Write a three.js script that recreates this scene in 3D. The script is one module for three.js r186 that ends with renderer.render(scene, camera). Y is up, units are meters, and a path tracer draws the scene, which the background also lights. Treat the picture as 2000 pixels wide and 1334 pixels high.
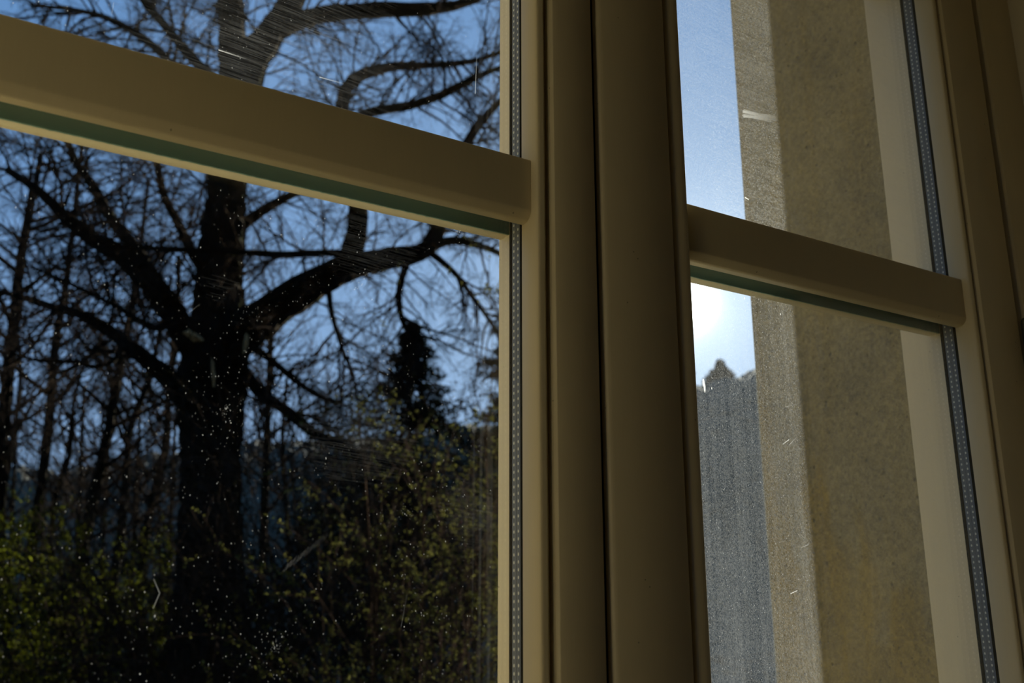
import * as THREE from 'three';
import { mergeGeometries, toCreasedNormals } from 'three/addons/utils/BufferGeometryUtils.js';

// ---------------------------------------------------------------- camera, sky, sun, exposure
const scene = new THREE.Scene();
const EYE = 1.45;                                     // eye height above the room's floor
const PITCH = 15.75 * Math.PI / 180, YAW = 31.5 * Math.PI / 180, FPX = 1944;
const camera = new THREE.PerspectiveCamera(2 * Math.atan(667 / FPX) * 180 / Math.PI, 2000 / 1334, 0.02, 5000);
const C = new THREE.Vector3(0, EYE, 0.80);
const F = new THREE.Vector3(Math.sin(YAW) * Math.cos(PITCH), Math.sin(PITCH), -Math.cos(YAW) * Math.cos(PITCH));
const R = new THREE.Vector3(Math.cos(YAW), 0, Math.sin(YAW));
const U = new THREE.Vector3().crossVectors(R, F);
camera.position.copy(C);
camera.lookAt(C.clone().add(F));
camera.focus = 1.12;
camera.userData.fStop = 7.0;

const renderer = new THREE.WebGLRenderer();
renderer.toneMapping = THREE.LinearToneMapping;
renderer.toneMappingExposure = 1.0;
renderer.shadowMap.enabled = true;

function ray(px, py) {
  return F.clone().multiplyScalar(FPX).addScaledVector(R, px - 1000).addScaledVector(U, 667 - py).normalize();
}
const SUN = ray(1335, 592);                            // direction towards the sun

// clear winter sky: deeper blue overhead, paler towards the horizon, bright air round the sun
{
  const W = 2048, H = 1024, data = new Float32Array(W * H * 4);
  const hor = [0.38, 0.57, 0.90], zen = [0.05, 0.21, 0.55];
  for (let j = 0; j < H; j++) {
    const el = ((j + 0.5) / H - 0.5) * Math.PI, up = Math.max(el, 0) * 180 / Math.PI;
    const k = 1 - Math.exp(-up / 24);
    for (let i = 0; i < W; i++) {
      const az = ((i + 0.5) / W - 0.5) * 2 * Math.PI;   // u = atan2(z, x) / 2pi + 0.5
      const x = Math.cos(el) * Math.cos(az), y = Math.sin(el), z = Math.cos(el) * Math.sin(az);
      const ang = Math.acos(Math.min(1, x * SUN.x + y * SUN.y + z * SUN.z)) * 180 / Math.PI;
      const wide = 0.40 * Math.exp(-ang / 14), mid = 1.0 * Math.exp(-ang / 3.4), core = 14 * Math.exp(-((ang / 1.0) ** 2));
      const o = (j * W + i) * 4;
      data[o] = hor[0] * (1 - k) + zen[0] * k + wide * 0.95 + mid + core;
      data[o + 1] = hor[1] * (1 - k) + zen[1] * k + wide + mid + core;
      data[o + 2] = hor[2] * (1 - k) + zen[2] * k + wide * 0.95 + mid * 0.95 + core * 0.95;
      data[o + 3] = 1;
    }
  }
  const t = new THREE.DataTexture(data, W, H, THREE.RGBAFormat, THREE.FloatType);
  t.mapping = THREE.EquirectangularReflectionMapping;
  t.magFilter = THREE.LinearFilter; t.needsUpdate = true;
  scene.background = t;
  scene.environment = t;
}
const sun = new THREE.DirectionalLight(new THREE.Color().setRGB(1, 0.93, 0.80), 11);
sun.position.copy(SUN).multiplyScalar(60);
sun.castShadow = true;
sun.shadow.mapSize.set(4096, 4096);
Object.assign(sun.shadow.camera, { left: -30, right: 30, top: 30, bottom: -30, near: 1, far: 160 });
scene.add(sun, sun.target);

// ---------------------------------------------------------------- helpers
function rng(seed) {
  let a = seed >>> 0;
  return () => { a = (a + 0x6D2B79F5) | 0; let t = Math.imul(a ^ (a >>> 15), 1 | a); t = (t + Math.imul(t ^ (t >>> 7), 61 | t)) ^ t; return ((t ^ (t >>> 14)) >>> 0) / 4294967296; };
}
function hash(x, y) { let h = Math.imul(x, 374761393) + Math.imul(y, 668265263); h = Math.imul(h ^ (h >>> 13), 1274126177); return ((h ^ (h >>> 16)) >>> 0) / 4294967296; }
function noise(x, y, px = 0, py = 0) {                  // value noise, period px, py cells (0: none)
  const xi = Math.floor(x), yi = Math.floor(y), fx = x - xi, fy = y - yi;
  const u = fx * fx * (3 - 2 * fx), v = fy * fy * (3 - 2 * fy);
  const w = (a, n) => (n ? ((a % n) + n) % n : a);
  const a = hash(w(xi, px), w(yi, py)), b = hash(w(xi + 1, px), w(yi, py)), c = hash(w(xi, px), w(yi + 1, py)), d = hash(w(xi + 1, px), w(yi + 1, py));
  return a + (b - a) * u + (c - a) * v + (a - b - c + d) * u * v;
}
function fbm(x, y, n = 4) { let s = 0, a = 0.5, t = 0; for (let i = 0; i < n; i++) { s += a * noise(x, y); t += a; x = x * 2.03 + 17.1; y = y * 2.03 + 9.7; a *= 0.5; } return s / t; }
const clamp = (v, a = 0, b = 1) => Math.min(b, Math.max(a, v));
const smooth = (a, b, x) => { const t = clamp((x - a) / (b - a)); return t * t * (3 - 2 * t); };
function texture(W, H, fn, srgb) {                      // fn(i, j) -> [r, g, b, a?] 0..1
  const d = new Uint8Array(W * H * 4);
  for (let j = 0; j < H; j++) for (let i = 0; i < W; i++) {
    const c = fn(i, j), o = (j * W + i) * 4;
    d[o] = clamp(c[0]) * 255; d[o + 1] = clamp(c[1]) * 255; d[o + 2] = clamp(c[2]) * 255; d[o + 3] = 255;
  }
  const t = new THREE.DataTexture(d, W, H, THREE.RGBAFormat);
  t.wrapS = t.wrapT = THREE.RepeatWrapping; t.magFilter = THREE.LinearFilter; t.minFilter = THREE.LinearMipmapLinearFilter;
  if (srgb) t.colorSpace = THREE.SRGBColorSpace;
  t.needsUpdate = true;
  return t;
}
const lin = (r, g, b) => new THREE.Color().setRGB(r, g, b);
const taken = {};
function numbered(name) { const n = taken[name] ?? 0; taken[name] = n + 1; return n ? name + '_' + String(n).padStart(3, '0') : name; }
function shade(m) { m.castShadow = true; m.receiveShadow = true; return m; }
function part(name, geometry, material, parent, label) {
  const m = shade(new THREE.Mesh(geometry, material)); m.name = name; parent.add(m);
  if (label) m.userData.label = label;
  return m;
}
function thing(name, label, category, group) {
  const o = new THREE.Group(); o.name = numbered(name); scene.add(o);
  o.userData = { label, category };
  if (group) o.userData.group = group;
  return o;
}
function structure(name, label) { const o = new THREE.Group(); o.name = name; scene.add(o); o.userData = { kind: 'structure', label, category: name.split('_')[0] }; return o; }
function metres(g) {                                    // uv in metres from the main direction of each face
  g = g.index ? g.toNonIndexed() : g;
  const p = g.attributes.position, n = g.attributes.normal, uv = new Float32Array(p.count * 2);
  for (let i = 0; i < p.count; i++) {
    const ax = Math.abs(n.getX(i)), ay = Math.abs(n.getY(i)), az = Math.abs(n.getZ(i));
    const [a, b] = ax >= ay && ax >= az ? [p.getZ(i), p.getY(i)] : ay >= az ? [p.getX(i), p.getZ(i)] : [p.getX(i), p.getY(i)];
    uv[2 * i] = a; uv[2 * i + 1] = b;
  }
  g.setAttribute('uv', new THREE.BufferAttribute(uv, 2));
  return g;
}
function box(x0, x1, y0, y1, z0, z1) { const g = new THREE.BoxGeometry(x1 - x0, y1 - y0, z1 - z0); g.translate((x0 + x1) / 2, (y0 + y1) / 2, (z0 + z1) / 2); return metres(g); }
function rounded(points) {                              // [[a, b, radius?], ...] -> outline with rounded corners
  const out = [], n = points.length;
  points.forEach(([x, y, r = 0], i) => {
    if (!r) return out.push(new THREE.Vector2(x, y));
    const p = new THREE.Vector2(x, y), A = new THREE.Vector2(...points[(i + n - 1) % n]).sub(p).normalize(), B = new THREE.Vector2(...points[(i + 1) % n]).sub(p).normalize();
    const half = Math.acos(clamp(A.dot(B), -1, 1)) / 2, d = r / Math.tan(half), m = A.clone().add(B).normalize().multiplyScalar(r / Math.sin(half)).add(p);
    const s = p.clone().addScaledVector(A, d).sub(m), e = p.clone().addScaledVector(B, d).sub(m);
    let a0 = Math.atan2(s.y, s.x), a1 = Math.atan2(e.y, e.x); while (a1 - a0 > Math.PI) a1 -= 2 * Math.PI; while (a1 - a0 < -Math.PI) a1 += 2 * Math.PI;
    for (let k = 0; k <= 8; k++) { const a = a0 + (a1 - a0) * k / 8; out.push(new THREE.Vector2(m.x + Math.cos(a) * r, m.y + Math.sin(a) * r)); }
  });
  return new THREE.Shape(out);
}
function upright(points, y0, y1) {                      // outline in (x, z), extruded upwards
  let g = new THREE.ExtrudeGeometry(rounded(points.map(([x, z, r]) => [x, -z, r])), { depth: y1 - y0, bevelEnabled: false });
  g.rotateX(-Math.PI / 2); g.translate(0, y0, 0);
  return metres(toCreasedNormals(g, 0.7));
}
function level(points, x0, x1) {                        // outline in (z, y), extruded along x
  let g = new THREE.ExtrudeGeometry(rounded(points.map(([z, y, r]) => [-z, y, r])), { depth: x1 - x0, bevelEnabled: false });
  g.rotateY(Math.PI / 2); g.translate(x0, 0, 0);
  return metres(toCreasedNormals(g, 0.7));
}

// ---------------------------------------------------------------- materials
const T = {};
// fine brushed paint with a few specks
T.paint = texture(512, 512, (i, j) => {
  const a = 0.93 + 0.06 * fbm(i / 60, j / 90, 4) + 0.02 * (noise(i / 2.2, j / 40) - 0.5);
  const s = hash(i >> 1, j >> 1) > 0.9998 ? 0.35 : 1;
  return [a * s, a * s, a * s];
}, false);
T.paintBump = texture(512, 512, (i, j) => { const a = 0.5 + 0.3 * (noise(i / 3, j / 46, 0, 0) - 0.5) + 0.4 * (fbm(i / 20, j / 30) - 0.5); return [a, a, a]; }, false);
T.paint.repeat.set(3, 3); T.paintBump.repeat.set(6, 6);
const paint = new THREE.MeshPhysicalMaterial({ color: lin(0.68, 0.575, 0.36), roughness: 0.48, map: T.paint, bumpMap: T.paintBump, bumpScale: 0.00012 });
const plaster = new THREE.MeshStandardMaterial({ color: lin(0.66, 0.58, 0.42), roughness: 0.9 });
const wallPaint = new THREE.MeshStandardMaterial({ color: lin(0.20, 0.16, 0.10), roughness: 0.9 });   // ochre walls of the room
const ceilingPaint = new THREE.MeshStandardMaterial({ color: lin(0.45, 0.38, 0.27), roughness: 0.95 });
const black = new THREE.MeshPhysicalMaterial({ color: lin(0.005, 0.0055, 0.006), roughness: 1, specularIntensity: 0 });
const sealGreen = new THREE.MeshStandardMaterial({ color: lin(0.14, 0.24, 0.19), roughness: 0.6 });
const steel = new THREE.MeshStandardMaterial({ color: lin(0.15, 0.16, 0.17), roughness: 0.6, metalness: 0.1 });
const zinc = new THREE.MeshStandardMaterial({ color: lin(0.30, 0.29, 0.26), roughness: 0.35, metalness: 0.8 });
const desiccant = new THREE.MeshStandardMaterial({ color: lin(0.80, 0.76, 0.62), roughness: 0.9 });
const glass = new THREE.MeshPhysicalMaterial({ color: lin(0.975, 0.99, 0.985), roughness: 0.0, transmission: 1, thickness: 0, ior: 1.5 });

// board-marked concrete: sandy grain, pores, ochre run-off stains
{
  const W = 1024, H = 2048, mw = 0.50, mh = 2.2;          // metres covered: the reveal's depth and height
  const r = rng(11), pores = [];
  for (let k = 0; k < 1500; k++) pores.push([r() * W, r() * H, 1.2 + 4.5 * r() ** 5]);
  const pore = new Float32Array(W * H);
  for (const [x, y, s] of pores) for (let j = -7; j <= 7; j++) for (let i = -7; i <= 7; i++) {
    const d = Math.hypot(i * 0.75, j * (1.1 + 0.9 * hash(x | 0, y | 0))); const v = clamp(1.3 - d / s); if (v > 0) { const o = (((y + j | 0) + H) % H) * W + (((x + i | 0) + W) % W); pore[o] = Math.max(pore[o], v); }
  }
  const at = (i, j) => {
    const u = i / W * mw, v = j / H * mh;
    const grain = hash(i >> 1, j) * 0.5 + hash(i >> 2, j >> 1) * 0.5;
    const blotch = fbm(u * 9, v * 6, 5), sand = fbm(u * 160, v * 160, 3);
    const run = fbm(u * 34 + 3 * fbm(u * 6, v * 3), v * 2.4, 4);          // vertical runs
    return { grain, blotch, sand, run, p: pore[j * W + i], u, v };
  };
  T.concrete = texture(W, H, (i, j) => {
    const q = at(i, j);
    const edge = 0.72 - 0.75 * Math.max(0, q.u - 0.06) + 0.5 * (fbm(q.u * 22, q.v * 7 + 5, 4) - 0.5) + 0.22 * (q.run - 0.5);   // the rusty stain has a ragged upper edge
    const wet = smooth(-0.05, 0.07, edge - q.v), lip = smooth(0.05, 0.02, q.u + 0.03 * (q.blotch - 0.5)) * 0.6;
    const ochre = clamp(0.25 * smooth(0.45, 0.7, q.run) + lip + wet * (0.75 + 0.5 * (q.run - 0.5)));
    const l = (0.24 + 0.15 * (q.blotch - 0.5) + 0.20 * (q.sand - 0.5) + 0.17 * (q.grain - 0.5)) * (1 - 0.65 * q.p);
    const c = [l * 1.16, l * 0.91, l * 0.40], o = [l * 1.16, l * 0.76, l * 0.10];
    return c.map((v, k) => Math.pow(clamp(v + (o[k] - v) * ochre * 0.85), 1 / 2.2));
  }, true);
  T.concreteBump = texture(W, H, (i, j) => { const q = at(i, j), a = 0.6 + 0.2 * (q.sand - 0.5) + 0.15 * (q.grain - 0.5) + 0.2 * (q.blotch - 0.5) - 0.5 * q.p; return [a, a, a]; }, false);
  for (const t of [T.concrete, T.concreteBump]) { t.repeat.set(1 / mw, 1 / mh); t.offset.set(0.5855 / mw, -1.0 / mh); }
}
const concrete = new THREE.MeshStandardMaterial({ map: T.concrete, roughness: 0.95, bumpMap: T.concreteBump, bumpScale: 0.0015 });

T.boards = texture(512, 512, (i, j) => { const g = fbm(i / 5, j / 90, 4), k = 0.75 + 0.5 * g; return [0.62 * k, 0.44 * k, 0.26 * k]; }, true);
const boards = [0.9, 1.0, 1.12].map((k) => new THREE.MeshStandardMaterial({ color: lin(k, k, k), map: T.boards, roughness: 0.5 }));

T.bark = texture(512, 512, (i, j) => {
  const a = fbm(i / 14, j / 46, 5), moss = smooth(0.52, 0.7, fbm(i / 70 + 9, j / 90, 4)), l = 0.30 + 0.5 * (a - 0.5);
  return [l * (1 - 0.15 * moss), l * (0.86 + 0.1 * moss), l * (0.70 - 0.2 * moss)].map((v) => Math.pow(clamp(v * 0.42), 1 / 2.2));
}, true);
T.barkBump = texture(512, 512, (i, j) => { const a = fbm(i / 14, j / 46, 5); return [a, a, a]; }, false);
const bark = new THREE.MeshStandardMaterial({ map: T.bark, roughness: 0.95, bumpMap: T.barkBump, bumpScale: 0.03 });
const twigBrown = new THREE.MeshStandardMaterial({ color: lin(0.075, 0.055, 0.042), roughness: 0.9 });
const twigRed = new THREE.MeshStandardMaterial({ color: lin(0.065, 0.042, 0.03), roughness: 0.9 });
const scarWood = new THREE.MeshStandardMaterial({ color: lin(0.20, 0.14, 0.06), roughness: 0.9 });
const leafMaterial = (r, g, b, t = 0.5) => new THREE.MeshPhysicalMaterial({ color: lin(r, g, b), roughness: 1, transmission: t, thickness: 0, side: THREE.DoubleSide, specularIntensity: 0.2 });
const leafYellow = leafMaterial(0.85, 0.80, 0.20, 0.6), leafGreen = leafMaterial(0.48, 0.52, 0.04, 0.6), leafOlive = leafMaterial(0.022, 0.028, 0.010, 0.3), needles = leafMaterial(0.016, 0.028, 0.018, 0.25), leafRed = leafMaterial(0.16, 0.05, 0.05);

// ---------------------------------------------------------------- the room
const Y = (v) => v + EYE;                               // heights measured from the eye
const FLOOR = 0, CEIL = 2.95, X0 = -1.3, X1 = 3.4, Z1 = 4.8, ZW = 0.44, ZO = -0.5755, ZM = -0.095;
const IN = { x0: -0.25, x1: 1.40, y0: Y(-0.85), y1: Y(1.15) };   // inner opening
const OUT = { x0: -0.14, x1: 1.40, y0: Y(-0.80), y1: Y(1.80) };  // outer opening
{
  const w = structure('wall_front', 'thick wall with the window opening');
  const inner = mergeGeometries([
    box(X0 - 0.3, IN.x0, FLOOR - 0.3, CEIL + 0.3, ZM, ZW), box(IN.x1, X1 + 0.3, FLOOR - 0.3, CEIL + 0.3, ZM, ZW),
    box(IN.x0, IN.x1, FLOOR - 0.3, IN.y0, ZM, ZW), box(IN.x0, IN.x1, IN.y1, CEIL + 0.3, ZM, ZW)]);
  part('inner_plaster', inner, plaster, w);
  const jamb = (x0, x1, edge, s) => upright(s > 0 ? [[x0, ZM], [x0, ZO, 0.012], [x1, ZO], [x1, ZM]] : [[x0, ZM], [x0, ZO], [x1, ZO, 0.012], [x1, ZM]], -1.2, 4.2);
  part('concrete_jamb', jamb(OUT.x1, X1 + 0.3, 0, 1), concrete, w, 'olive stained concrete jamb beside the window');
  part('concrete_jamb', jamb(X0 - 0.3, OUT.x0, 0, -1), concrete, w);
  part('concrete_sill', box(OUT.x0, OUT.x1, -1.2, OUT.y0, ZO, ZM), concrete, w);
  part('concrete_lintel', box(OUT.x0, OUT.x1, OUT.y1, 4.2, ZO, ZM), concrete, w);
  const f = structure('floor', 'wooden plank floor');
  let k = 0;
  for (let x = X0; x < X1 - 0.01; x += 0.19) { part('plank', box(x + 0.001, Math.min(x + 0.189, X1), FLOOR - 0.02, FLOOR, ZW, Z1), boards[(k * 7 + (k >> 1)) % 3], f); k++; }
  part('subfloor', box(X0 - 0.3, X1 + 0.3, FLOOR - 0.3, FLOOR - 0.02, ZW, Z1 + 0.3), boards[0], f);
  const c = structure('ceiling', 'plain painted ceiling'); part('ceiling_slab', box(X0 - 0.3, X1 + 0.3, CEIL, CEIL + 0.3, ZW, Z1 + 0.3), ceilingPaint, c);
  const lo = { z0: 0.62, z1: 1.62, y0: 0.8, y1: 2.5 };      // the room's second window, in the left wall
  const leftWall = mergeGeometries([box(X0 - 0.3, X0, -0.75, CEIL, ZW, lo.z0), box(X0 - 0.3, X0, -0.75, CEIL, lo.z1, Z1), box(X0 - 0.3, X0, -0.75, lo.y0, lo.z0, lo.z1), box(X0 - 0.3, X0, lo.y1, CEIL, lo.z0, lo.z1)]);
  const w2 = structure('window_2', 'window in the left wall of the room'), fx0 = X0 - 0.2, fx1 = X0 - 0.12, zc = (lo.z0 + lo.z1) / 2;
  for (const [za, zb] of [[lo.z0, lo.z0 + 0.07], [zc - 0.05, zc + 0.05], [lo.z1 - 0.07, lo.z1]]) part('frame_stile', box(fx0, fx1, lo.y0, lo.y1, za, zb), paint, w2);
  for (const [za, zb] of [[lo.z0 + 0.07, zc - 0.05], [zc + 0.05, lo.z1 - 0.07]]) {
    part('frame_rail', box(fx0, fx1, lo.y0, lo.y0 + 0.08, za, zb), paint, w2); part('frame_rail', box(fx0, fx1, lo.y1 - 0.08, lo.y1, za, zb), paint, w2);
    part('glazing_bar', box(fx0 + 0.02, fx1 - 0.02, 1.84, 1.9, za, zb), paint, w2);
    for (const [ya, yb] of [[lo.y0 + 0.08, 1.84], [1.9, lo.y1 - 0.08]]) { const g = new THREE.PlaneGeometry(zb - za, yb - ya); g.rotateY(Math.PI / 2); g.translate((fx0 + fx1) / 2, (ya + yb) / 2, (za + zb) / 2); part('glass_pane', g, glass, w2); }
  }
  for (const [n, g] of [['wall_left', leftWall], ['wall_right', box(X1, X1 + 0.3, FLOOR, CEIL, ZW, Z1)], ['wall_back', box(X0 - 0.3, X1 + 0.3, FLOOR, CEIL, Z1, Z1 + 0.3)]]) {
    const o = part(n, g, wallPaint, scene); o.userData = { kind: 'structure', label: 'plain plastered room wall', category: 'wall' };
  }
}

// ---------------------------------------------------------------- the window: fixed frame and two casements
const GY0 = Y(-0.66), GY1 = Y(0.96);                    // clear glass, bottom and top
{
  const w = structure('window_1', 'cream painted fixed frame round the two casements');
  const a = IN.y0, b = IN.y1;
  part('frame_jamb', upright([[1.215, -0.095], [1.40, -0.095], [1.40, 0.033], [1.316, 0.033, 0.006], [1.316, -0.052], [1.215, -0.052]], a, b), paint, w);
  part('frame_jamb', upright([[-0.25, -0.095], [-0.07, -0.095], [-0.07, -0.052], [-0.166, -0.052], [-0.166, 0.033, 0.006], [-0.25, 0.033]], a, b), paint, w);
  part('frame_head', box(-0.07, 1.215, Y(0.97), b, -0.095, -0.052), paint, w);
  part('frame_head', box(-0.166, 1.316, Y(1.06), b, -0.052, 0.033), paint, w);
  part('frame_sill', box(-0.07, 1.215, a, Y(-0.67), -0.095, -0.052), paint, w);
  part('frame_sill', box(-0.166, 1.316, a, Y(-0.76), -0.052, 0.033), paint, w);
  // hinge pins on the right jamb
  for (const y of [0.3605, -0.42]) {
    const g = new THREE.CylinderGeometry(0.0075, 0.0075, 0.085, 20), cap = new THREE.SphereGeometry(0.0075, 16, 8);
    g.translate(1.3085, Y(y), 0.0405); const c1 = cap.clone(); c1.translate(1.3085, Y(y) + 0.0425, 0.0405); const c2 = cap.clone(); c2.translate(1.3085, Y(y) - 0.0425, 0.0405);
    part('hinge', mergeGeometries([g, c1, c2]), zinc, w, 'metal hinge pin');
  }
}
const MY0 = Y(0.389), MY1 = Y(0.4555);                  // glazing bar
const dotGeometry = new THREE.SphereGeometry(0.0012, 8, 6); dotGeometry.scale(0.35, 1.35, 1);
function sash(label, gl, gr, left, right) {
  const s = thing('casement_sash', label, 'window sash', 'casement sashes of the window');
  const y0 = GY0, y1 = GY1, b0 = Y(-0.745), b1 = Y(1.045);
  const L = left, Q = right;                            // {groove, face, end, lip}
  // stiles, reaching from the outer face to the room side, with a raised face
  part('stile', upright([[gl, -0.045], [gl, -0.0245], [gl - 0.01, -0.0245], [gl - 0.01, 0.016], [L.face, 0.016], [L.face, 0.035, 0.006], [L.end, 0.035, 0.006], [L.end, -0.045]].map((p) => p), b0, b1), paint, s);
  part('stile', upright([[gr, -0.045], [Q.end, -0.045], [Q.end, 0.035, 0.006], [Q.face, 0.035, 0.006], [Q.face, 0.016], [gr + 0.01, 0.016], [gr + 0.01, -0.0245], [gr, -0.0245]], b0, b1), paint, s);
  for (const [a, b, t] of [[b0, y0, 1], [y1, b1, -1]]) part('rail', level([[-0.045, a], [0.035, a, 0.006], [0.035, b, 0.006], [-0.045, b]], gl - 0.0, gr + 0.0), paint, s);
  // glazing beads against the inner pane
  part('glazing_bead', upright([[L.groove, 0], [L.groove, 0.030, 0.004], [gl, 0.030, 0.0045], [gl, 0]], y0, y1), paint, s);
  part('glazing_bead', upright([[Q.groove, 0], [gr, 0], [gr, 0.030, 0.0045], [Q.groove, 0.030, 0.004]], y0, y1), paint, s);
  // insulating glass: two panes, spacer bar with perforations, edge seals
  for (const z of [0, -0.020]) {                        // each pane: its two faces, the edges lie in the seals
    const a = new THREE.PlaneGeometry(gr - gl, y1 - y0), b = a.clone(); a.translate((gl + gr) / 2, (y0 + y1) / 2, z); b.rotateY(Math.PI); b.translate((gl + gr) / 2, (y0 + y1) / 2, z - 0.004);
    part('glass_pane', mergeGeometries([a, b]), glass, s);
  }
  for (const [x, d] of [[gl, -1], [gr, 1]]) {
    const [a, b] = d < 0 ? [x - 0.0095, x - 0.0004] : [x + 0.0004, x + 0.0095];
    const sp = part('spacer_bar', box(a, b, y0, y1, -0.0195, -0.0045), steel, s, 'perforated grey spacer bar');
    const f = d < 0 ? b : a, dots = [];
    for (let y = y0 + 0.004; y < y1; y += 0.0071) for (const [z, o] of [[-0.0162, 0], [-0.0082, 0.0003]]) { const g = dotGeometry.clone(); g.translate(f - d * 0.0, y + o, z); dots.push(g); }
    const ridge = box(f - 0.0003, f + 0.0003, y0, y1, -0.01225, -0.01175);
    part('perforations', mergeGeometries(dots), desiccant, sp, 'two rows of pale pinholes').userData.kind = 'stuff';
    part('ridge', ridge, steel, sp);
    part('edge_seal', box(d < 0 ? x - 0.0098 : x + 0.0002, d < 0 ? x - 0.0002 : x + 0.0098, y0, y1, -0.0043, -0.0001), black, s, 'black edge seal');
    part('edge_seal', box(d < 0 ? x - 0.0098 : x + 0.0002, d < 0 ? x - 0.0002 : x + 0.0098, y0, y1, -0.0243, -0.0198), black, s);
  }
  // glazing bar: one moulding on each side of the glass, on a green bedding strip
  part('glazing_bar', level([[0.0002, MY0, 0.002], [0.018, MY0, 0.0115], [0.018, MY1, 0.003], [0.0002, MY1]], gl + 0.0003, gr - 0.0003), paint, s, 'cream painted horizontal glazing bar');
  part('outer_glazing_bar', level([[-0.045, Y(0.3875), 0.004], [-0.0268, Y(0.3875), 0.001], [-0.0268, MY1], [-0.045, MY1, 0.004]], gl, gr), paint, s);
  {
    const r = rng(5), pts = [[MY1, 0], [MY1, 1]].map(([y, t]) => [t ? gr : gl, y]);
    const sh = new THREE.Shape(); sh.moveTo(gl, MY1); sh.lineTo(gr, MY1);
    const n = 160; for (let k = 0; k <= n; k++) sh.lineTo(gr + (gl - gr) * k / n, Y(0.3878) - 0.0005 * r() ** 3);
    const g = new THREE.ExtrudeGeometry(sh, { depth: 0.002, bevelEnabled: false }); g.translate(0, 0, -0.0267);
    part('bedding_strip', metres(g), sealGreen, s, 'dark green bedding strip under the glazing bar');
  }
  return s;
}
const leftSash = sash('left casement with a glazing bar, bare trees behind its glass', -0.06, 0.502,
  { groove: -0.0745, face: -0.0785, end: -0.150 }, { groove: 0.5130, face: 0.5180, end: 0.5722 });
const rightSash = sash('right casement beside the concrete jamb, hazy dusty glass', 0.702, 1.205,
  { groove: 0.684, face: 0.676, end: 0.580 }, { groove: 1.2145, face: 1.2180, end: 1.3005 });
part('meeting_lip', box(0.5725, 0.5797, Y(-0.745), Y(1.045), -0.045, 0.024), black, rightSash, 'dark seal in the meeting joint');
part('hinge_seal', box(1.3008, 1.3155, Y(-0.745), Y(1.045), -0.045, 0.022), black, rightSash, 'black seal along the hinged edge');

// dust, wipe marks and scratches on the weather side of the panes
function dustTexture(seed, veil, marks, w, h, size) {
  const N = size, d = new Float32Array(N * N), r = rng(seed), sx = N / w, sy = N / h;
  for (let j = 0; j < N; j++) for (let i = 0; i < N; i++) d[j * N + i] = veil(i / sx, j / sy, i, j);
  const dab = (x, y, rx, ry, a, ang = 0) => {
    const m = Math.ceil(Math.max(rx, ry)) + 1, c = Math.cos(ang), s = Math.sin(ang);
    for (let j = -m; j <= m; j++) for (let i = -m; i <= m; i++) {
      const X = Math.floor(x) + i, Yy = Math.floor(y) + j; if (X < 0 || Yy < 0 || X >= N || Yy >= N) continue;
      const dx = X - x, dy = Yy - y, q = Math.hypot((dx * c + dy * s) / rx, (-dx * s + dy * c) / ry);
      if (q < 1.4) d[Yy * N + X] = Math.max(d[Yy * N + X], a * clamp(1.4 - q));
    }
  };
  const line = (x0, y0, x1, y1, wd, a0, a1) => { const n = Math.ceil(Math.hypot((x1 - x0) * sx, (y1 - y0) * sy) * 1.5); for (let k = 0; k <= n; k++) { const t = k / n; dab((x0 + (x1 - x0) * t) * sx, (y0 + (y1 - y0) * t) * sy, wd, wd, a0 + (a1 - a0) * t); } };
  marks({ dab: (x, y, rx, ry, a, g) => dab(x * sx, y * sy, rx, ry, a, g), line, r });
  return texture(N, N, (i, j) => { const v = d[j * N + i]; return [v, v, v]; }, false);
}
// place on the outer glass surface (x, height from the eye) seen at a pixel
function onGlass(px, py, z = -0.0242) { const d = ray(px, py), t = (z - C.z) / d.z; return [C.x + d.x * t, d.y * t]; }
function film(s, gl, gr, ya, yb, tex, alpha) {
  for (const [a, b] of [[-0.6599, 0.3868], [0.4556, 0.9599]]) {   // the whole pane, below and above the bar
    const g = new THREE.PlaneGeometry(gr - gl, b - a); g.rotateY(Math.PI); g.translate((gl + gr) / 2, Y((a + b) / 2), -0.0242);
    const p = g.attributes.position, uv = g.attributes.uv;
    for (let i = 0; i < p.count; i++) uv.setXY(i, (p.getX(i) - gl) / (gr - gl), (p.getY(i) - Y(ya)) / (yb - ya));
    const m = new THREE.MeshPhysicalMaterial({ color: lin(0.9, 0.9, 0.9), roughness: 1, transmission: 1, thickness: 0, ior: 1.02, transparent: true, opacity: alpha, alphaMap: tex, side: THREE.DoubleSide });
    const o = part('dust_film', g, m, s, 'dust and wipe marks on the glass'); o.userData.kind = 'stuff';
  }
}
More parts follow.
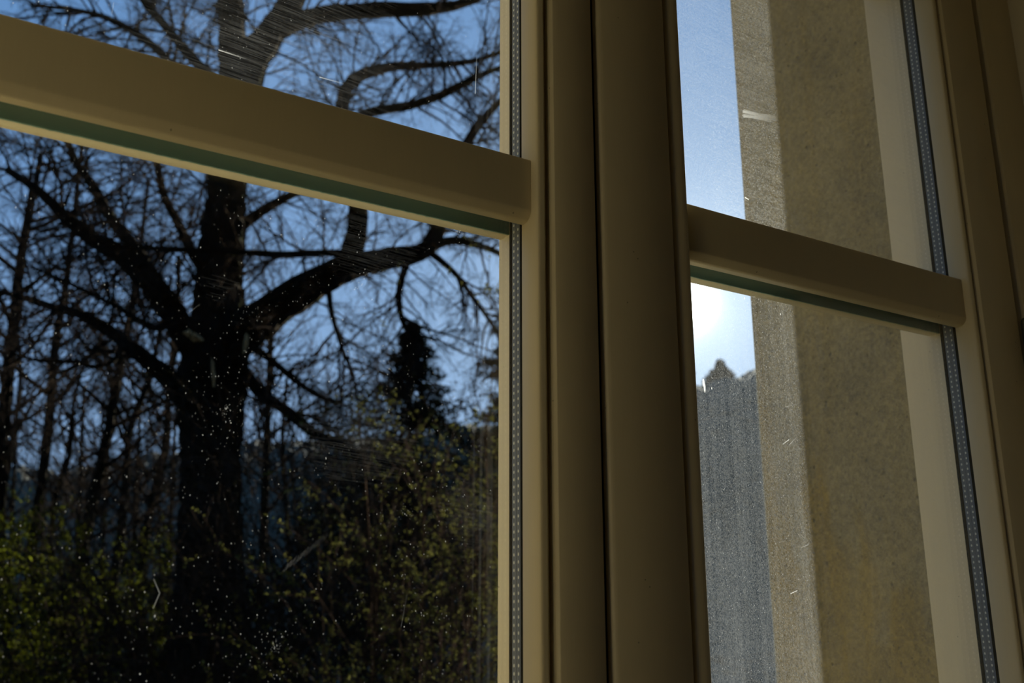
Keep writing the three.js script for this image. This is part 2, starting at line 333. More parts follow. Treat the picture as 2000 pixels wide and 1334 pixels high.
{
  // left pane: mostly clean, scattered specks, slanting wipe streaks
  const gl = -0.06, gr = 0.502, ya = -0.10, yb = 0.74;
  const to = (px, py) => { const [x, y] = onGlass(px, py); return [x - gl, y - ya]; };
  const wipes = [[480, 110, 0.13, 0.020], [620, 60, 0.10, 0.012], [720, 470, 0.06, 0.006], [440, 560, 0.05, 0.002], [700, 860, 0.06, 0.006], [940, 1000, 0.045, 0.008]].map(([px, py, rad, a]) => [...to(px, py), rad, a]);
  const tex = dustTexture(21, (u, v, i, j) => {
    let a = 0.0012 + 0.0016 * fbm(u * 12, v * 12, 3);
    const slant = noise((v + 0.08 * u) * 1500, u * 26) * 0.4 + noise((v + 0.08 * u) * 2437, u * 60 + 7) * 0.6;
    for (const [wx, wy, rad, k] of wipes) { const q = Math.hypot((u - wx) * 0.75, v - wy) / rad; if (q < 1) a += k * (1 - q) ** 1.2 * (0.25 + 1.5 * smooth(0.35, 0.85, slant)); }
    if (u > 0.50) a += 0.009 * smooth(0.50, 0.545, u) * smooth(0.3, 0.9, noise(u * 400, v * 5)) * smooth(0.62, 0.2, Math.abs(v - 0.3));
    return a;
  }, ({ dab, line, r }) => {
    for (let k = 0; k < 3600; k++) { const x = r() * 0.56, y = r() * 0.84; dab(x, y, 0.5 + 0.5 * r(), 0.5 + 0.9 * r(), 0.05 + 0.6 * r() ** 5); }
    const clumps = [[440, 800, 0.05, 90], [500, 610, 0.08, 70], [540, 1260, 0.05, 90], [760, 720, 0.06, 50], [900, 660, 0.06, 90], [930, 800, 0.06, 80], [620, 430, 0.05, 40], [900, 455, 0.04, 70], [820, 1200, 0.07, 60], [800, 1000, 0.09, 70], [700, 560, 0.06, 50], [480, 40, 0.07, 60]];
    for (const [px, py, rad, n] of clumps) { const [x, y] = to(px, py); for (let k = 0; k < n; k++) { const a = r() * 6.28, q = rad * Math.sqrt(r()) * r(); dab(x + Math.cos(a) * q, y + Math.sin(a) * q, 0.5 + 0.4 * r(), 0.5 + 0.9 * r(), 0.06 + 0.5 * r() ** 4, r() * 3); } }
    const scratch = (x0, y0, x1, y1, w, a, b) => line(...to(x0, y0), ...to(x1, y1), w, a, b);
    scratch(931, 108, 928, 183, 0.8, 0.03, 0.5); scratch(427, 98, 482, 116, 0.8, 0.6, 0.05); scratch(624, 151, 672, 164, 0.7, 0.5, 0.05);
    scratch(222, 5, 216, 38, 0.5, 0.3, 0.03); scratch(600, 1168, 562, 1103, 0.01, 0, 0); scratch(300, 1132, 311, 1158, 1.2, 0.06, 0.1); scratch(311, 1160, 299, 1188, 1.2, 0.1, 0.08);
    scratch(795, 1160, 783, 1225, 0.5, 0.02, 0.08); scratch(368, 612, 390, 594, 0.5, 0.1, 0.02); scratch(1014 - 90, 610, 923, 640, 0.5, 0.12, 0.05);
    for (let k = 0; k < 46; k++) { const t = k / 45, [x, y] = to(556 + 80 * t + 3 * r(), 1108 - 62 * t + 3 * r()); for (let m = -3; m <= 3; m++) dab(x + m * 0.0006, y + m * 0.0011, 0.5, 0.8, (0.035 + 0.05 * r()) * (1 - 0.75 * t)); }
    dab(...to(302, 1204), 1.6, 2.2, 0.25);
  }, gr - gl, yb - ya, 2048);
  film(leftSash, gl, gr, ya, yb, tex, 1);
}
{
  // right pane: thick film of dust with vertical run marks, beaded dirt above the bar
  const gl = 0.702, gr = 1.205, ya = -0.13, yb = 0.98;
  const to = (px, py) => { const [x, y] = onGlass(px, py); return [x - gl, y - ya]; };
  const tex = dustTexture(33, (u, v, i, j) => {
    const y = v + ya, low = y < 0.42;
    let a = 0.060 + 0.026 * (fbm(u * 14, v * 10, 4) - 0.5);
    const runs = noise(u * 150, v * 4) * 0.6 + noise(u * 420, v * 8 + 3) * 0.4;
    const sweep = noise((v + 0.05 * u) * 520, u * 20) * 0.6 + noise((v + 0.05 * u) * 1400, u * 46) * 0.4;
    const g = hash(i >> 1, j) * 0.5 + hash((i + 1) >> 2, (j + 1) >> 1) * 0.5;
    if (low) a += 0.044 * (runs - 0.5) + 0.11 * (g - 0.5);
    else a += 0.05 * (sweep - 0.5) * smooth(0.0, 0.12, u) + 0.12 * (g - 0.5);
    return Math.max(a, 0.004);
  }, ({ dab, line, r }) => {
    for (let k = 0; k < 14000; k++) dab(r() * 0.24, r() * 1.11, 0.8 + 0.8 * r(), 0.5 + 0.5 * r(), 0.10 + 0.45 * r() ** 3);
    for (let k = 0; k < 1500; k++) { const x = 0.05 + r() * 0.19, y = 0.13 + 0.24 + r() ** 0.8 * 0.15; dab(x, y - ya * 0 , 0.9 + 0.6 * r(), 0.5 + 0.4 * r(), 0.12 + 0.4 * r() ** 2); }
    for (let k = 0; k < 3200; k++) { const x = 0.09 + r() * 0.16, y = 0.13 + 0.456 + 0.17 * r() ** 1.8, n = 1 + Math.floor(r() * 5); for (let m = 0; m < n; m++) dab(x + m * 0.0007, y + (r() - 0.5) * 0.0012, 1.6, 0.8, 0.10 + 0.14 * r()); }
    const scratch = (x0, y0, x1, y1, w, a, b) => line(...to(x0, y0), ...to(x1, y1), w, a, b);
    for (let k = 0; k < 26; k++) scratch(1450 + 3 * r(), 214 + 18 * r() , 1512 + 8 * r(), 226 + 14 * r(), 1.1, 0.22 + 0.1 * r(), 0.08);
    scratch(1543, 1018 - 150, 1556, 1004 - 150, 0.7, 0.4, 0.1); scratch(1529, 868, 1541, 859, 0.7, 0.4, 0.6); scratch(1467, 855, 1476, 875, 0.7, 0.3, 0.1);
    scratch(1544, 1160, 1557, 1154, 0.9, 0.5, 0.4); scratch(1455, 386, 1462, 390, 1.4, 0.8, 0.6); scratch(1535, 795, 1555, 790, 0.6, 0.3, 0.1); scratch(1565, 1070, 1579, 1064, 0.5, 0.2, 0.4);
    dab(...to(1376, 757), 5.0, 9.5, 1.0); dab(...to(1374, 748), 6, 8, 1.0); dab(...to(1390, 759), 2.2, 2.6, 0.8);
    dab(...to(1454, 583), 2.6, 2.6, 0.8); dab(...to(1524, 614), 2.2, 2.2, 0.8); dab(...to(1508, 1278), 0.1, 0.1, 0);
  }, gr - gl, yb - ya, 2048);
  film(rightSash, gl, gr, ya, yb, tex, 1);
}

// ---------------------------------------------------------------- the garden: growing things
const GROUND = -0.75;
class Tubes {
  constructor() { this.p = []; this.n = []; this.t = []; this.i = []; }
  tube(pts, rad, sides) {
    const base = this.p.length / 3, N = pts.length, up = new THREE.Vector3(), a = new THREE.Vector3(), b = new THREE.Vector3(), d = new THREE.Vector3();
    let len = 0; a.set(0.31, 0.2, 0.93);
    for (let k = 0; k < N; k++) {
      d.subVectors(pts[Math.min(k + 1, N - 1)], pts[Math.max(k - 1, 0)]).normalize();
      b.crossVectors(d, a); if (b.lengthSq() < 1e-4) b.crossVectors(d, up.set(1, 0, 0)); b.normalize(); a.crossVectors(b, d).normalize();
      if (k) len += pts[k].distanceTo(pts[k - 1]);
      for (let s = 0; s <= sides; s++) {
        const g = s / sides * Math.PI * 2, c = Math.cos(g), e = Math.sin(g), r = rad[k];
        const nx = a.x * c + b.x * e, ny = a.y * c + b.y * e, nz = a.z * c + b.z * e;
        this.p.push(pts[k].x + nx * r, pts[k].y + ny * r, pts[k].z + nz * r); this.n.push(nx, ny, nz); this.t.push(s / sides * 6.283 * rad[0], len);
      }
    }
    const w = sides + 1;
    for (let k = 0; k < N - 1; k++) for (let s = 0; s < sides; s++) { const q = base + k * w + s; this.i.push(q, q + w, q + 1, q + 1, q + w, q + w + 1); }
  }
  leaf(p, dir, side, len, wid) {                        // a small folded blade: four corners, two triangles
    const base = this.p.length / 3, n = new THREE.Vector3().crossVectors(dir, side).normalize(), lift = n.clone().multiplyScalar(wid * 0.25);
    const m = p.clone().addScaledVector(dir, len * 0.45);
    for (const v of [p, m.clone().addScaledVector(side, wid / 2).add(lift), p.clone().addScaledVector(dir, len), m.clone().addScaledVector(side, -wid / 2).add(lift)]) { this.p.push(v.x, v.y, v.z); this.n.push(n.x, n.y, n.z); }
    this.t.push(0.5, 0, 1, 0.5, 0.5, 1, 0, 0.5); this.i.push(base, base + 1, base + 2, base, base + 2, base + 3);
  }
  geometry() {
    const g = new THREE.BufferGeometry();
    g.setAttribute('position', new THREE.Float32BufferAttribute(this.p, 3)); g.setAttribute('normal', new THREE.Float32BufferAttribute(this.n, 3)); g.setAttribute('uv', new THREE.Float32BufferAttribute(this.t, 2)); g.setIndex(this.i);
    return g;
  }
}
function at(px, py, dist) { const d = ray(px, py); return C.clone().addScaledVector(d, dist / Math.hypot(d.x, d.z)); }
function size(p) { return p.clone().sub(C).dot(F) / FPX; }                       // metres that one pixel spans at p
function anyDir(r) { const z = 2 * r() - 1, a = r() * 6.2832, q = Math.sqrt(1 - z * z); return new THREE.Vector3(q * Math.cos(a), z, q * Math.sin(a)); }
function limbPath(rows, dist) {                          // rows of [pixel x, pixel y, radius in pixels, depth offset]
  const pts = rows.map(([x, y, , o = 0]) => at(x, y, dist + o)), rad = rows.map((row, k) => row[2] * size(pts[k]));
  return { pts, rad };
}
function smoothPath({ pts, rad }, per = 5, wob = 0, r = null) {
  const c = new THREE.CatmullRomCurve3(pts, false, 'centripetal'), n = (pts.length - 1) * per, P = [], Q = [];
  for (let k = 0; k <= n; k++) { const t = k / n, f = t * (rad.length - 1), i = Math.min(Math.floor(f), rad.length - 2); const q = c.getPoint(t); if (wob && k && k < n) q.addScaledVector(anyDir(r), wob * (rad[i])); P.push(q); Q.push((rad[i] + (rad[i + 1] - rad[i]) * (f - i)) * (wob ? 0.94 + 0.12 * r() : 1)); }
  return { pts: P, rad: Q };
}
// a branch that divides again and again; o = {droop, levels, kids, spread, shrink, wander}
function grow(tb, p, dir, len, rad, lvl, o, r, onTip) {
  const n = lvl === 0 ? 4 : lvl === 1 ? 5 : 7, pts = [p.clone()], rs = [rad], d = dir.clone().normalize(), step = len / n;
  for (let k = 1; k <= n; k++) {
    d.addScaledVector(anyDir(r), o.wander * (0.5 + r())); d.y += -o.droop * (k / n) * (lvl < 2 ? 1 : 0.45) + (o.rise ?? 0); d.normalize();
    pts.push(pts[k - 1].clone().addScaledVector(d, step)); rs.push(Math.max(rad * (1 - 0.68 * k / n), 0.0018));
  }
  tb.tube(pts, rs, lvl >= 2 ? 5 : 3);
  if (onTip && lvl <= (o.leafLevel ?? 0)) onTip(pts, d);
  if (lvl <= 0) return;
  const kids = Math.round(o.kids[lvl] * (0.7 + 0.6 * r()));
  for (let k = 0; k < kids; k++) {
    const f = 0.18 + 0.82 * r(), i = Math.min(Math.floor(f * n), n - 1), q = pts[i].clone().lerp(pts[i + 1], f * n - i);
    const along = pts[i + 1].clone().sub(pts[i]).normalize(), out = anyDir(r); out.addScaledVector(along, -out.dot(along)).normalize();
    const c = along.multiplyScalar(Math.cos(o.spread)).addScaledVector(out, Math.sin(o.spread) * (0.7 + 0.6 * r()));
    grow(tb, q, c, len * o.shrink * (0.55 + 0.75 * r()) * (1 - 0.35 * f), Math.max(rs[i] * 0.66, 0.0028) * (0.7 + 0.4 * r()), lvl - 1, o, r, onTip);
  }
}
function alongLimb(tb, path, count, len, lvl, o, r, from = 0.1, onTip) {
  const n = path.pts.length - 1;
  for (let k = 0; k < count; k++) {
    const f = from + (1 - from) * (k + r()) / count, i = Math.min(Math.floor(f * n), n - 1), q = path.pts[i].clone().lerp(path.pts[i + 1], f * n - i);
    const along = path.pts[i + 1].clone().sub(path.pts[i]).normalize(), out = anyDir(r); out.addScaledVector(along, -out.dot(along)).normalize();
    const c = along.multiplyScalar(0.55).addScaledVector(out, 0.9);
    grow(tb, q, c, len * (0.6 + 0.8 * r()), Math.min(path.rad[i] * 0.5, 0.014 * len) * (0.7 + 0.6 * r()), lvl, o, r, onTip);
  }
}

// the great bare tree
{
  const D = 13, t = thing('bare_tree', 'great bare tree with a thick trunk in the middle of the left pane', 'tree');
  const r = rng(7);
  const trunkRows = [[402, 1420, 88], [404, 1334, 80], [408, 1150, 66], [411, 1000, 60], [411, 900, 57.5], [412, 820, 62], [414, 755, 68], [424, 680, 61], [428, 600, 50], [430, 520, 44], [438, 440, 43], [443, 380, 36], [455, 270, 36], [470, 180, 38, 0.1], [478, 120, 42, 0.1]];
  const trunk = limbPath(trunkRows, D);
  const foot = trunk.pts[0].clone(); foot.y = GROUND - 0.2;
  const mid = trunk.pts[0].clone(); mid.y = GROUND + 0.55;
  trunk.pts.unshift(foot, mid); trunk.rad.unshift(trunk.rad[0] * 1.65, trunk.rad[0] * 1.12);
  const tp = smoothPath(trunk, 6, 0.035, r), tb = new Tubes(); tb.tube(tp.pts, tp.rad, 20);
  part('trunk', tb.geometry(), bark, t);
  const limbs = [
    // right side
    [[420, 700, 40, -0.1], [470, 655, 44, -0.2], [540, 603, 38, -0.3], [620, 552, 32, -0.3], [690, 520, 26, -0.3], [760, 505, 22, -0.2], [830, 488, 18, -0.2], [858, 440, 15, -0.1], [872, 390, 14], [890, 330, 12, 0.2], [930, 250, 9, 0.3], [985, 190, 6, 0.4]],
    [[820, 492, 12, -0.2], [880, 470, 9, 0], [930, 478, 7, 0.2], [985, 500, 5, 0.4], [1040, 540, 3, 0.5]],
    [[680, 515, 22, -0.3], [694, 470, 21, -0.3], [700, 420, 19, -0.3], [694, 350, 17, -0.2], [672, 260, 15], [668, 205, 14, 0.1], [690, 156, 12.5, 0.2], [755, 132, 10, 0.3], [850, 127, 6.5, 0.4], [925, 119, 5.5, 0.5], [985, 100, 4, 0.6]],
    [[672, 250, 12], [715, 222, 10, -0.2], [800, 206, 9, -0.3], [860, 186, 8.5, -0.4], [920, 156, 7, -0.5], [985, 128, 4, -0.6]],
    [[470, 110, 26, 0.1], [540, 60, 22, 0], [580, 42, 19, -0.1], [640, 27, 16, -0.2], [730, 20, 16, -0.3], [820, 18, 14, -0.4], [900, 8, 9, -0.5], [985, -25, 5, -0.6]],
    [[475, 160, 28, 0.1], [500, 110, 30], [535, 60, 27, 0], [572, 0, 24, 0], [610, -80, 20, 0.1], [640, -190, 14, 0.2]],
    [[462, 200, 30, 0.1], [456, 110, 28, 0.2], [452, 30, 26, 0.3], [450, -60, 23, 0.3], [440, -190, 16, 0.4]],
    [[455, 700, 16, -0.4], [484, 738, 13, -0.6], [510, 768, 12, -0.8], [560, 803, 11, -1.0], [620, 850, 10, -1.2], [680, 878, 9, -1.4], [725, 930, 8, -1.6], [745, 990, 6, -1.7]],
    [[800, 500, 8, -0.2], [786, 540, 7, -0.2], [779, 580, 6.5, -0.2], [785, 622, 5.5, -0.1], [803, 662, 4.5], [808, 715, 3]],
    [[838, 492, 7, -0.2], [885, 530, 5.5, -0.1], [930, 590, 4.5, 0.1], [965, 640, 3.5, 0.2], [990, 700, 2.5, 0.3]],
    [[690, 496, 9, -0.5], [640, 494, 7, -0.6], [560, 497, 7, -0.75], [470, 493, 6.5, -0.75], [380, 488, 6, -0.6], [285, 484, 5, -0.4], [240, 470, 3.5, -0.3]],
    [[640, 560, 7, -0.3], [650, 620, 4.5, -0.3], [672, 690, 4, -0.2], [690, 735, 3], [700, 800, 2.2]],
    // left side
    [[415, 720, 34], [385, 690, 30, -0.1], [345, 625, 27, -0.3], [312, 575, 26, -0.4], [280, 535, 24, -0.5], [225, 490, 19, -0.7], [175, 462, 16, -0.8], [130, 425, 13, -0.9], [75, 372, 9, -1], [10, 330, 6, -1.1]],
    [[330, 600, 18, -0.3], [298, 548, 15, -0.2], [275, 500, 14, -0.1], [235, 450, 12.5], [208, 412, 11], [180, 360, 9.5, 0.1], [150, 320, 8, 0.2], [120, 250, 6, 0.3], [70, 190, 4, 0.4]],
    [[425, 830, 34], [385, 800, 30, -0.2], [335, 745, 21, -0.4], [275, 694, 16, -0.6], [222, 652, 13, -0.8], [160, 616, 9.5, -1], [90, 596, 7.5, -1.2], [20, 574, 5.5, -1.4], [-60, 560, 4, -1.5]],
    [[240, 668, 7, -0.7], [225, 702, 5, -0.7], [190, 716, 4.5, -0.8], [140, 706, 4, -0.9], [80, 705, 3.5, -1], [20, 690, 2.5, -1.1]],
    [[435, 560, 20, 0.3], [380, 500, 12, 0.6], [350, 440, 9, 0.8], [320, 380, 8, 0.9], [300, 300, 6.5, 1], [255, 210, 5, 1.1], [215, 120, 4, 1.2]],
    [[448, 460, 14, 0.2], [500, 420, 10, 0.4], [560, 385, 8, 0.6], [640, 350, 6, 0.8], [720, 340, 4.5, 1]],
    [[452, 300, 16], [400, 230, 12, 0.2], [350, 150, 10, 0.3], [300, 90, 8, 0.4], [220, 40, 6, 0.5], [150, 20, 4.5, 0.6], [60, 10, 3, 0.7]],
    [[455, 190, 14], [400, 140, 11, -0.2], [330, 60, 9, -0.4], [280, 0, 8, -0.5], [240, -60, 6, -0.6]],
    [[455, 650, 12, 0.3], [525, 700, 7, 0.8], [600, 760, 5.5, 1.2], [660, 790, 4.5, 1.5]],
    [[345, 625, 10, -0.4], [300, 640, 7, -0.8], [230, 600, 5, -1.2], [150, 560, 4, -1.5], [60, 520, 3, -1.7]],
  ];
  const tw = new Tubes(), o = { droop: 0.16, kids: [0, 7, 8, 6], spread: 0.85, shrink: 0.46, wander: 0.19 };
  const tr = rng(91);
  for (const rows of limbs) {
    const p = smoothPath(limbPath(rows, D), 5, 0.06, r), b = new Tubes(); b.tube(p.pts, p.rad, 12);
    part('branch', b.geometry(), bark, t);
    let L = 0; for (let k = 1; k < p.pts.length; k++) L += p.pts[k].distanceTo(p.pts[k - 1]);
    alongLimb(tw, p, Math.round(5 + L * 7.5), 1.2, 2, o, tr, 0.22);
  }
  alongLimb(tw, tp, 46, 1.3, 2, o, tr, 0.45);
  part('twigs', tw.geometry(), twigBrown, t).userData.kind = 'stuff';
  // pale wounds where limbs were cut
  const rs = rng(3);
  for (const [px, py, w, h, a, dd] of [[376, 655, 19, 7, -0.5, -0.86], [416, 728, 3.6, 24, 0.15, -0.68], [480, 672, 4, 20, -0.1, -0.62]]) {
    const g = new THREE.IcosahedronGeometry(1, 3), p = at(px, py, D + dd), k = size(p), v = g.attributes.position;
    for (let i = 0; i < v.count; i++) { const m = 0.45 + 1.1 * noise(v.getX(i) * 3 + 9 + px, v.getY(i) * 4 + v.getZ(i) * 2 + 4); v.setXYZ(i, v.getX(i) * m, v.getY(i) * m, v.getZ(i) * m); }
    g.computeVertexNormals(); g.scale(w * k, h * k, 0.05); g.rotateZ(a); g.rotateY(-0.27); g.translate(p.x, p.y, p.z);
    part('pruning_scar', g, scarWood, t, 'pale wood of an old pruning wound');
  }
  console.log('great tree', tw.i.length / 3);
}

// slender trees of the wood behind
function slender(label, rows, dist, seed, opt = {}) {
  const t = thing('slender_tree', label, 'tree', 'slender trees behind the great tree'), r = rng(seed);
  const L = limbPath(rows, dist), foot = L.pts[0].clone(); foot.y = GROUND - 0.2; L.pts.unshift(foot); L.rad.unshift(L.rad[0] * 1.25);
  const p = smoothPath(L, 6, 0.1, r), tb = new Tubes(); tb.tube(p.pts, p.rad, 9);
  part('trunk', tb.geometry(), bark, t);
  const o = { droop: -0.02, kids: [0, 7, 7, 5], spread: 0.66, shrink: 0.5, wander: 0.15, rise: 0.05, ...opt.o }, tw = new Tubes();
  alongLimb(tw, p, opt.count ?? 24, opt.len ?? 2.6, 2, o, r, opt.from ?? 0.35);
  part('branches', tw.geometry(), twigBrown, t).userData.kind = 'stuff';
}
slender('slender leaning trunk near the left edge, first from the hedge corner', [[48, 1334, 12], [62, 1080, 11], [85, 920, 9.5], [98, 800, 8.5], [108, 680, 8], [128, 560, 6.5], [142, 450, 5.5], [155, 330, 4], [170, 200, 3]], 21, 101);
slender('slender leaning trunk rising from the green hedge towards the great trunk', [[105, 1334, 14], [135, 1180, 13.5], [160, 1080, 13], [190, 940, 11.5], [210, 850, 10], [235, 720, 9], [258, 600, 6.5], [275, 480, 4.5], [290, 350, 3]], 20, 102);
slender('dark slender trunk just right of the green hedge', [[205, 1334, 14], [216, 1180, 12], [232, 1075, 10], [246, 940, 8], [256, 830, 6.5], [285, 760, 6], [310, 660, 4.5], [335, 540, 3]], 22, 103);
slender('slender trunk close to the left of the great trunk', [[262, 1334, 9], [280, 1080, 9], [300, 970, 8.5], [325, 867, 8], [328, 780, 6.5], [345, 650, 5], [350, 500, 4]], 24, 104);
slender('dark trunk cut by the left edge of the photo', [[-25, 1334, 16], [-15, 1050, 14], [0, 900, 13], [14, 750, 12], [30, 600, 11], [42, 500, 9], [58, 420, 7], [80, 300, 5]], 18, 105);
slender('thin forked sapling between the two leftmost trunks', [[88, 1334, 7], [98, 1120, 6], [108, 980, 5.5], [135, 890, 5], [142, 800, 3.5], [160, 720, 2.5]], 19, 106, { count: 14, len: 2.0 });
slender('slender trunk just right of the great trunk', [[500, 1334, 9], [512, 1100, 8], [518, 950, 8], [522, 850, 7], [526, 740, 6.5], [530, 660, 5], [540, 560, 3.5]], 23, 107);
slender('faint thin trunk right of the great trunk before the ridge', [[575, 1334, 6], [560, 1000, 5], [552, 860, 4], [560, 740, 3]], 30, 108, { count: 16, len: 3 });
slender('thin pale sapling at the far left behind the leaning trunks', [[12, 1334, 6], [5, 1000, 6], [25, 860, 5], [40, 740, 4], [30, 620, 3]], 26, 109, { count: 16 });
for (const [px, s, d, h, label] of [[20, 123, 33, 790, 'thin background tree of the bare wood nearest the left edge'], [80, 125, 36, 820, 'second thin background tree from the left edge'], [150, 120, 30, 760, 'third thin background tree from the left edge'],
  [200, 124, 38, 840, 'fourth thin background tree from the left edge, farthest off'], [260, 121, 31, 800, 'fifth thin background tree from the left edge'], [330, 122, 34, 790, 'thin background tree half hidden behind the great trunk']])
  slender(label, [[px - 12, 1334, 5], [px, 1100, 4.5], [px + 6, 960, 4], [px + 14, h, 2.5]], d, s, { count: 22, len: 3.0, from: 0.25 });

// spruce and its neighbour at the pane's edge
function conifer(label, top, baseW, dist, seed, tiers, per, rootY) {
  const t = thing('spruce', label, 'conifer'), r = rng(seed), tip = at(top[0], top[1], dist), foot = tip.clone(); foot.y = rootY ? at(top[0], rootY, dist).y : GROUND - 0.2;
  const H = tip.y - foot.y, tb = new Tubes(), lean = 0.0; tb.tube([foot, foot.clone().lerp(tip, 0.5), tip], [H * 0.016, H * 0.011, 0.012], 8);
  part('trunk', tb.geometry(), bark, t);
  const bs = new Tubes(), nd = new Tubes(), k = size(tip), W = baseW * k;
  for (let q = 0; q < tiers; q++) {
    const f = (q + r()) / tiers, y = f ** 1.25, reach = (0.03 + 0.97 * Math.min(1, y * 1.75)) * W * (0.6 + 0.65 * r()), n = 3 + Math.floor(3 * r());
    const org = tip.clone().lerp(foot, y * 0.72 + 0.01);
    for (let m = 0; m < n; m++) {
      const a = r() * 6.283, d = new THREE.Vector3(Math.cos(a), 0.22 - 0.5 * y * r(), Math.sin(a)), pts = [], rs = [];
      for (let s = 0; s <= 5; s++) { pts.push(org.clone().addScaledVector(d, reach * s / 5).add(new THREE.Vector3(0, -0.28 * reach * (s / 5) ** 2 + 0.12 * reach * (s / 5) ** 4, 0))); rs.push(0.016 * (1 - s / 6)); }
      bs.tube(pts, rs, 4);
      const cnt = Math.round(per * (0.35 + reach / W));
      for (let s = 0; s < cnt; s++) {
        const g = 0.12 + 0.88 * r(), i = Math.min(4, Math.floor(g * 5)), p = pts[i].clone().lerp(pts[i + 1], g * 5 - i).add(anyDir(r).multiplyScalar(0.10 * reach * (1 - 0.4 * g) + 0.02)), dd = anyDir(r); dd.addScaledVector(d, 0.8).normalize(); dd.y -= 0.25; dd.normalize();
        const sd = anyDir(r); sd.addScaledVector(dd, -sd.dot(dd)).normalize();
        const big = 0.6 + 0.4 * dist / 19; nd.leaf(p, dd, sd, (0.10 + 0.10 * r()) * big, (0.028 + 0.02 * r()) * big);
      }
    }
  }
  part('boughs', bs.geometry(), twigBrown, t).userData.kind = 'stuff';
  part('needles', nd.geometry(), needles, t).userData.kind = 'stuff';
  console.log('spruce', nd.i.length / 3);
}
conifer('dark spruce with a pointed crown at the right of the left pane', [806, 628], 190, 19, 201, 60, 110);
conifer('dark spruce half hidden by the right edge of the left pane', [1003, 520], 110, 20, 202, 54, 80);
conifer('small spruce on the ridge under the sun in the right pane', [1406, 706], 30, 122, 203, 44, 70, 800);

// shrubs: stems arching from the ground, small leaves along the tips
function shrub(label, name, px, pyTop, dist, width, o) {
  const t = thing(name, label, 'shrub', o.group), r = rng(o.seed), st = new Tubes(), lf = new Tubes();
  const top = at(px, pyTop, dist), c = top.clone(); c.y = GROUND; const H = top.y - c.y, k = size(top), W = width * k;
  for (let s = 0; s < o.stems; s++) {
    const a = r() * 6.283, q = Math.sqrt(r()), p = c.clone().add(new THREE.Vector3(Math.cos(a) * q * W * 0.5, -0.1, Math.sin(a) * q * W * 0.35)), lean = new THREE.Vector3((Math.cos(a) * q * 0.5 + (r() - 0.5) * 0.5) * (o.lean ?? 1), 1, (Math.sin(a) * q * 0.4 + (r() - 0.5) * 0.3) * (o.lean ?? 1));
    grow(st, p, lean, H * (0.65 + 0.45 * r()), o.thick ?? 0.016, 2, { droop: o.droop ?? 0.12, kids: [0, o.k1 ?? 5, o.k2 ?? 9], spread: 0.6, shrink: o.shrink ?? 0.42, wander: 0.13, leafLevel: 1 }, r, (pts) => {
      if (!o.leaves) return;
      for (let m = 0; m < o.leaves; m++) {
        if (r() > 0.9) continue;
        const i = 1 + Math.floor(r() * (pts.length - 2)), b = pts[i].clone().lerp(pts[i + 1] ?? pts[i], r()), d = anyDir(r); d.y -= 0.2; d.normalize(); const sd = anyDir(r); sd.addScaledVector(d, -sd.dot(d)).normalize();
        lf.leaf(b.addScaledVector(anyDir(r), o.fluff ?? 0.01), d, sd, o.leaf * (0.6 + 0.8 * r()), o.leaf * (0.35 + 0.35 * r()));
      }
    });
  }
  part('stems', st.geometry(), o.stemMaterial ?? twigBrown, t).userData.kind = 'stuff';
  if (o.leaves) part('leaves', lf.geometry(), o.material, t).userData.kind = 'stuff';
  console.log(name, st.i.length / 3, lf.i.length / 3);
}
shrub('budding shrub dotted with yellow leaves at the lower right of the left pane', 'budding_shrub', 850, 800, 7.5, 230, { seed: 301, lean: 0.5, stems: 22, thick: 0.011, leaves: 10, leaf: 0.031, material: leafYellow, stemMaterial: twigRed, k1: 4, k2: 8 });
shrub('low yellow leaved shrub under the budding shrub', 'budding_shrub', 800, 1075, 6.5, 330, { seed: 302, lean: 0.7, stems: 16, thick: 0.010, leaves: 8, leaf: 0.024, material: leafYellow, stemMaterial: twigRed, k1: 4, k2: 7 });
shrub('dark leafless thicket before the foot of the great trunk', 'bare_thicket', 470, 960, 9.5, 420, { seed: 303, thick: 0.012, stems: 46, leaves: 2, leaf: 0.03, material: leafOlive, k1: 5, k2: 9, stemMaterial: twigRed });
shrub('dark leafless thicket between the great trunk and the spruce', 'bare_thicket', 680, 850, 11, 420, { seed: 304, stems: 60, leaves: 5, leaf: 0.035, material: leafOlive, k1: 5, k2: 9 });
shrub('dark thicket behind the budding shrub at the pane edge', 'bare_thicket', 880, 800, 13, 400, { seed: 305, stems: 64, leaves: 6, leaf: 0.04, material: leafOlive, k1: 5, k2: 9 });
shrub('reddish budding bush deep in the thicket', 'red_bush', 610, 980, 10, 120, { seed: 306, stems: 10, leaves: 2, leaf: 0.03, material: leafRed, k1: 4, k2: 7 });
shrub('dark evergreen bush at the foot of the great trunk', 'evergreen_bush', 370, 1080, 15, 260, { seed: 307, stems: 40, leaves: 8, leaf: 0.06, material: leafOlive, k1: 5, k2: 8 });
shrub('yellow green hedge bush cut by the left edge', 'hedge_bush', 0, 1075, 14.5, 260, { seed: 308, stems: 44, leaves: 14, leaf: 0.06, material: leafGreen, k1: 5, k2: 8 });
shrub('yellow green hedge bush behind the leaning trunks', 'hedge_bush', 190, 1080, 19, 170, { seed: 309, stems: 44, leaves: 14, leaf: 0.07, material: leafGreen, k1: 5, k2: 8 });

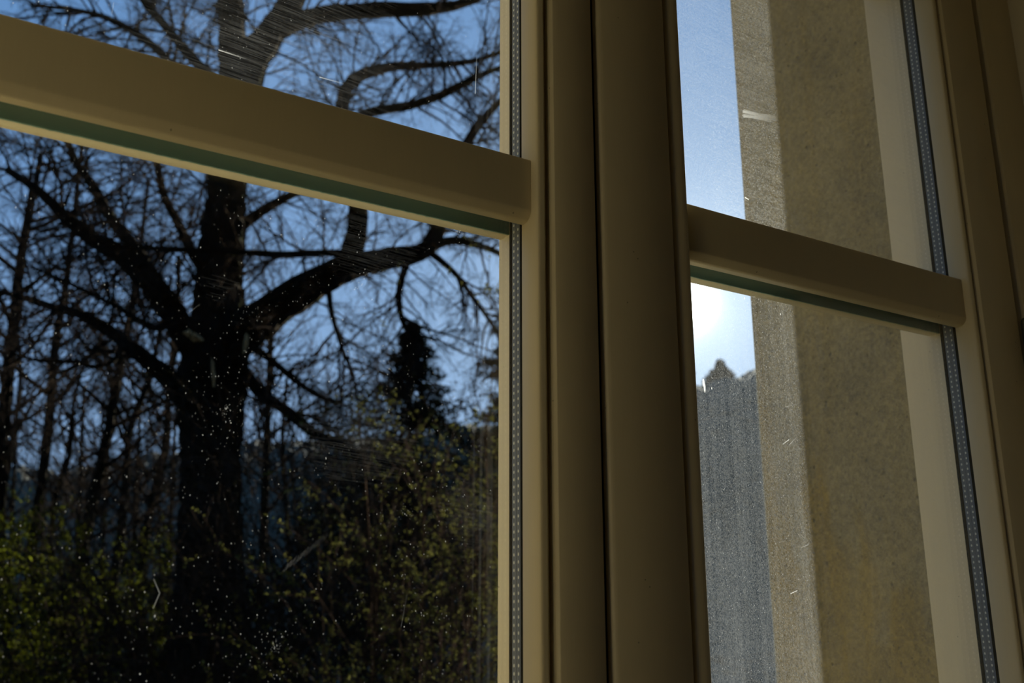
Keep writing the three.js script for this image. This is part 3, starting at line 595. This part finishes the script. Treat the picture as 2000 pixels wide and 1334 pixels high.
// ---------------------------------------------------------------- ground and hills
T.turf = texture(512, 512, (i, j) => { const a = fbm(i / 24, j / 24, 5), b = hash(i, j); const l = 0.05 + 0.05 * a + 0.02 * b; return [l * 1.05, l * 1.1, l * 0.5].map((v) => Math.pow(v, 1 / 2.2)); }, true);
T.turf.repeat.set(0.4, 0.4);
const turf = new THREE.MeshStandardMaterial({ map: T.turf, roughness: 1 });
const forest = new THREE.MeshStandardMaterial({ color: lin(0.050, 0.047, 0.028), roughness: 1 });
{
  const g = new THREE.CircleGeometry(1400, 64); g.rotateX(-Math.PI / 2); g.translate(0, GROUND, 0);
  const o = part('ground', metres(new THREE.BoxGeometry(0.01, 0.01, 0.01)), turf, scene); o.geometry = box(-1500, 1500, GROUND - 1, GROUND, -2500, 1500); o.userData = { kind: 'structure', label: 'dark turf of the garden', category: 'ground' };
}
// a wooded ridge: rows of [azimuth, elevation of the crest] seen from the window, at a distance, sloping down towards it
function ridge(name, label, rows, dist, foot, material, bump, seed, cells) {
  const P = [], I = [], UV = [], [na, nr] = cells, a0 = rows[0][0], a1 = rows[rows.length - 1][0];
  const crest = (a) => { let k = 0; while (k < rows.length - 2 && rows[k + 1][0] < a) k++; const t = clamp((a - rows[k][0]) / (rows[k + 1][0] - rows[k][0])), s = t * t * (3 - 2 * t); return rows[k][1] + (rows[k + 1][1] - rows[k][1]) * s; };
  for (let i = 0; i <= na; i++) for (let j = 0; j <= nr; j++) {
    const a = a0 + (a1 - a0) * i / na, t = j / nr, back = t > 0.8, d = back ? dist * (1 + (t - 0.8) * 1.5) : foot + (dist - foot) * (t / 0.8), rad = a * Math.PI / 180;
    const top = dist * Math.tan(crest(a) * Math.PI / 180) + EYE - GROUND, s = back ? 1 - smooth(0.8, 1, t) : smooth(0, 1, t / 0.8 * 0.5 + 0.5 * (t / 0.8));
    const q = fbm(i * 0.21 + seed, j * 0.33 + seed * 3, 4) - 0.5 + 0.7 * (noise(i * 0.55 + seed, j * 0.8) - 0.5);
    P.push(Math.sin(rad) * d, GROUND - 0.3 + top * s + bump * q * Math.min(1, s * 4), C.z - Math.cos(rad) * d); UV.push(i * 0.1, j * 0.1);
  }
  for (let i = 0; i < na; i++) for (let j = 0; j < nr; j++) { const q = i * (nr + 1) + j; I.push(q, q + nr + 1, q + 1, q + 1, q + nr + 1, q + nr + 2); }
  const g = new THREE.BufferGeometry(); g.setAttribute('position', new THREE.Float32BufferAttribute(P, 3)); g.setAttribute('uv', new THREE.Float32BufferAttribute(UV, 2)); g.setIndex(I); g.computeVertexNormals();
  const m = part(name, g, material, scene); m.userData = { kind: 'structure', label, category: 'hill' };
}
ridge('near_hill', 'dark wooded ridge beyond the garden', [[4, 4], [10, 6.2], [13, 8.6], [18, 9.3], [24, 9.6], [30, 10.4], [36, 11.4], [40, 11.6], [42.2, 12.3], [44.2, 12.6], [46.2, 13.2], [50, 14.4], [60, 16], [75, 14]], 130, 28, forest, 1.0, 5, [420, 70]);
ridge('far_hill', 'blue grey hill far away at left', [[-30, 5.5], [-10, 6.3], [0, 6.9], [6.6, 7.5], [12, 8.4], [20, 8.6], [30, 7]], 700, 380, forest, 9, 9, [260, 40]);

renderer.render(scene, camera);
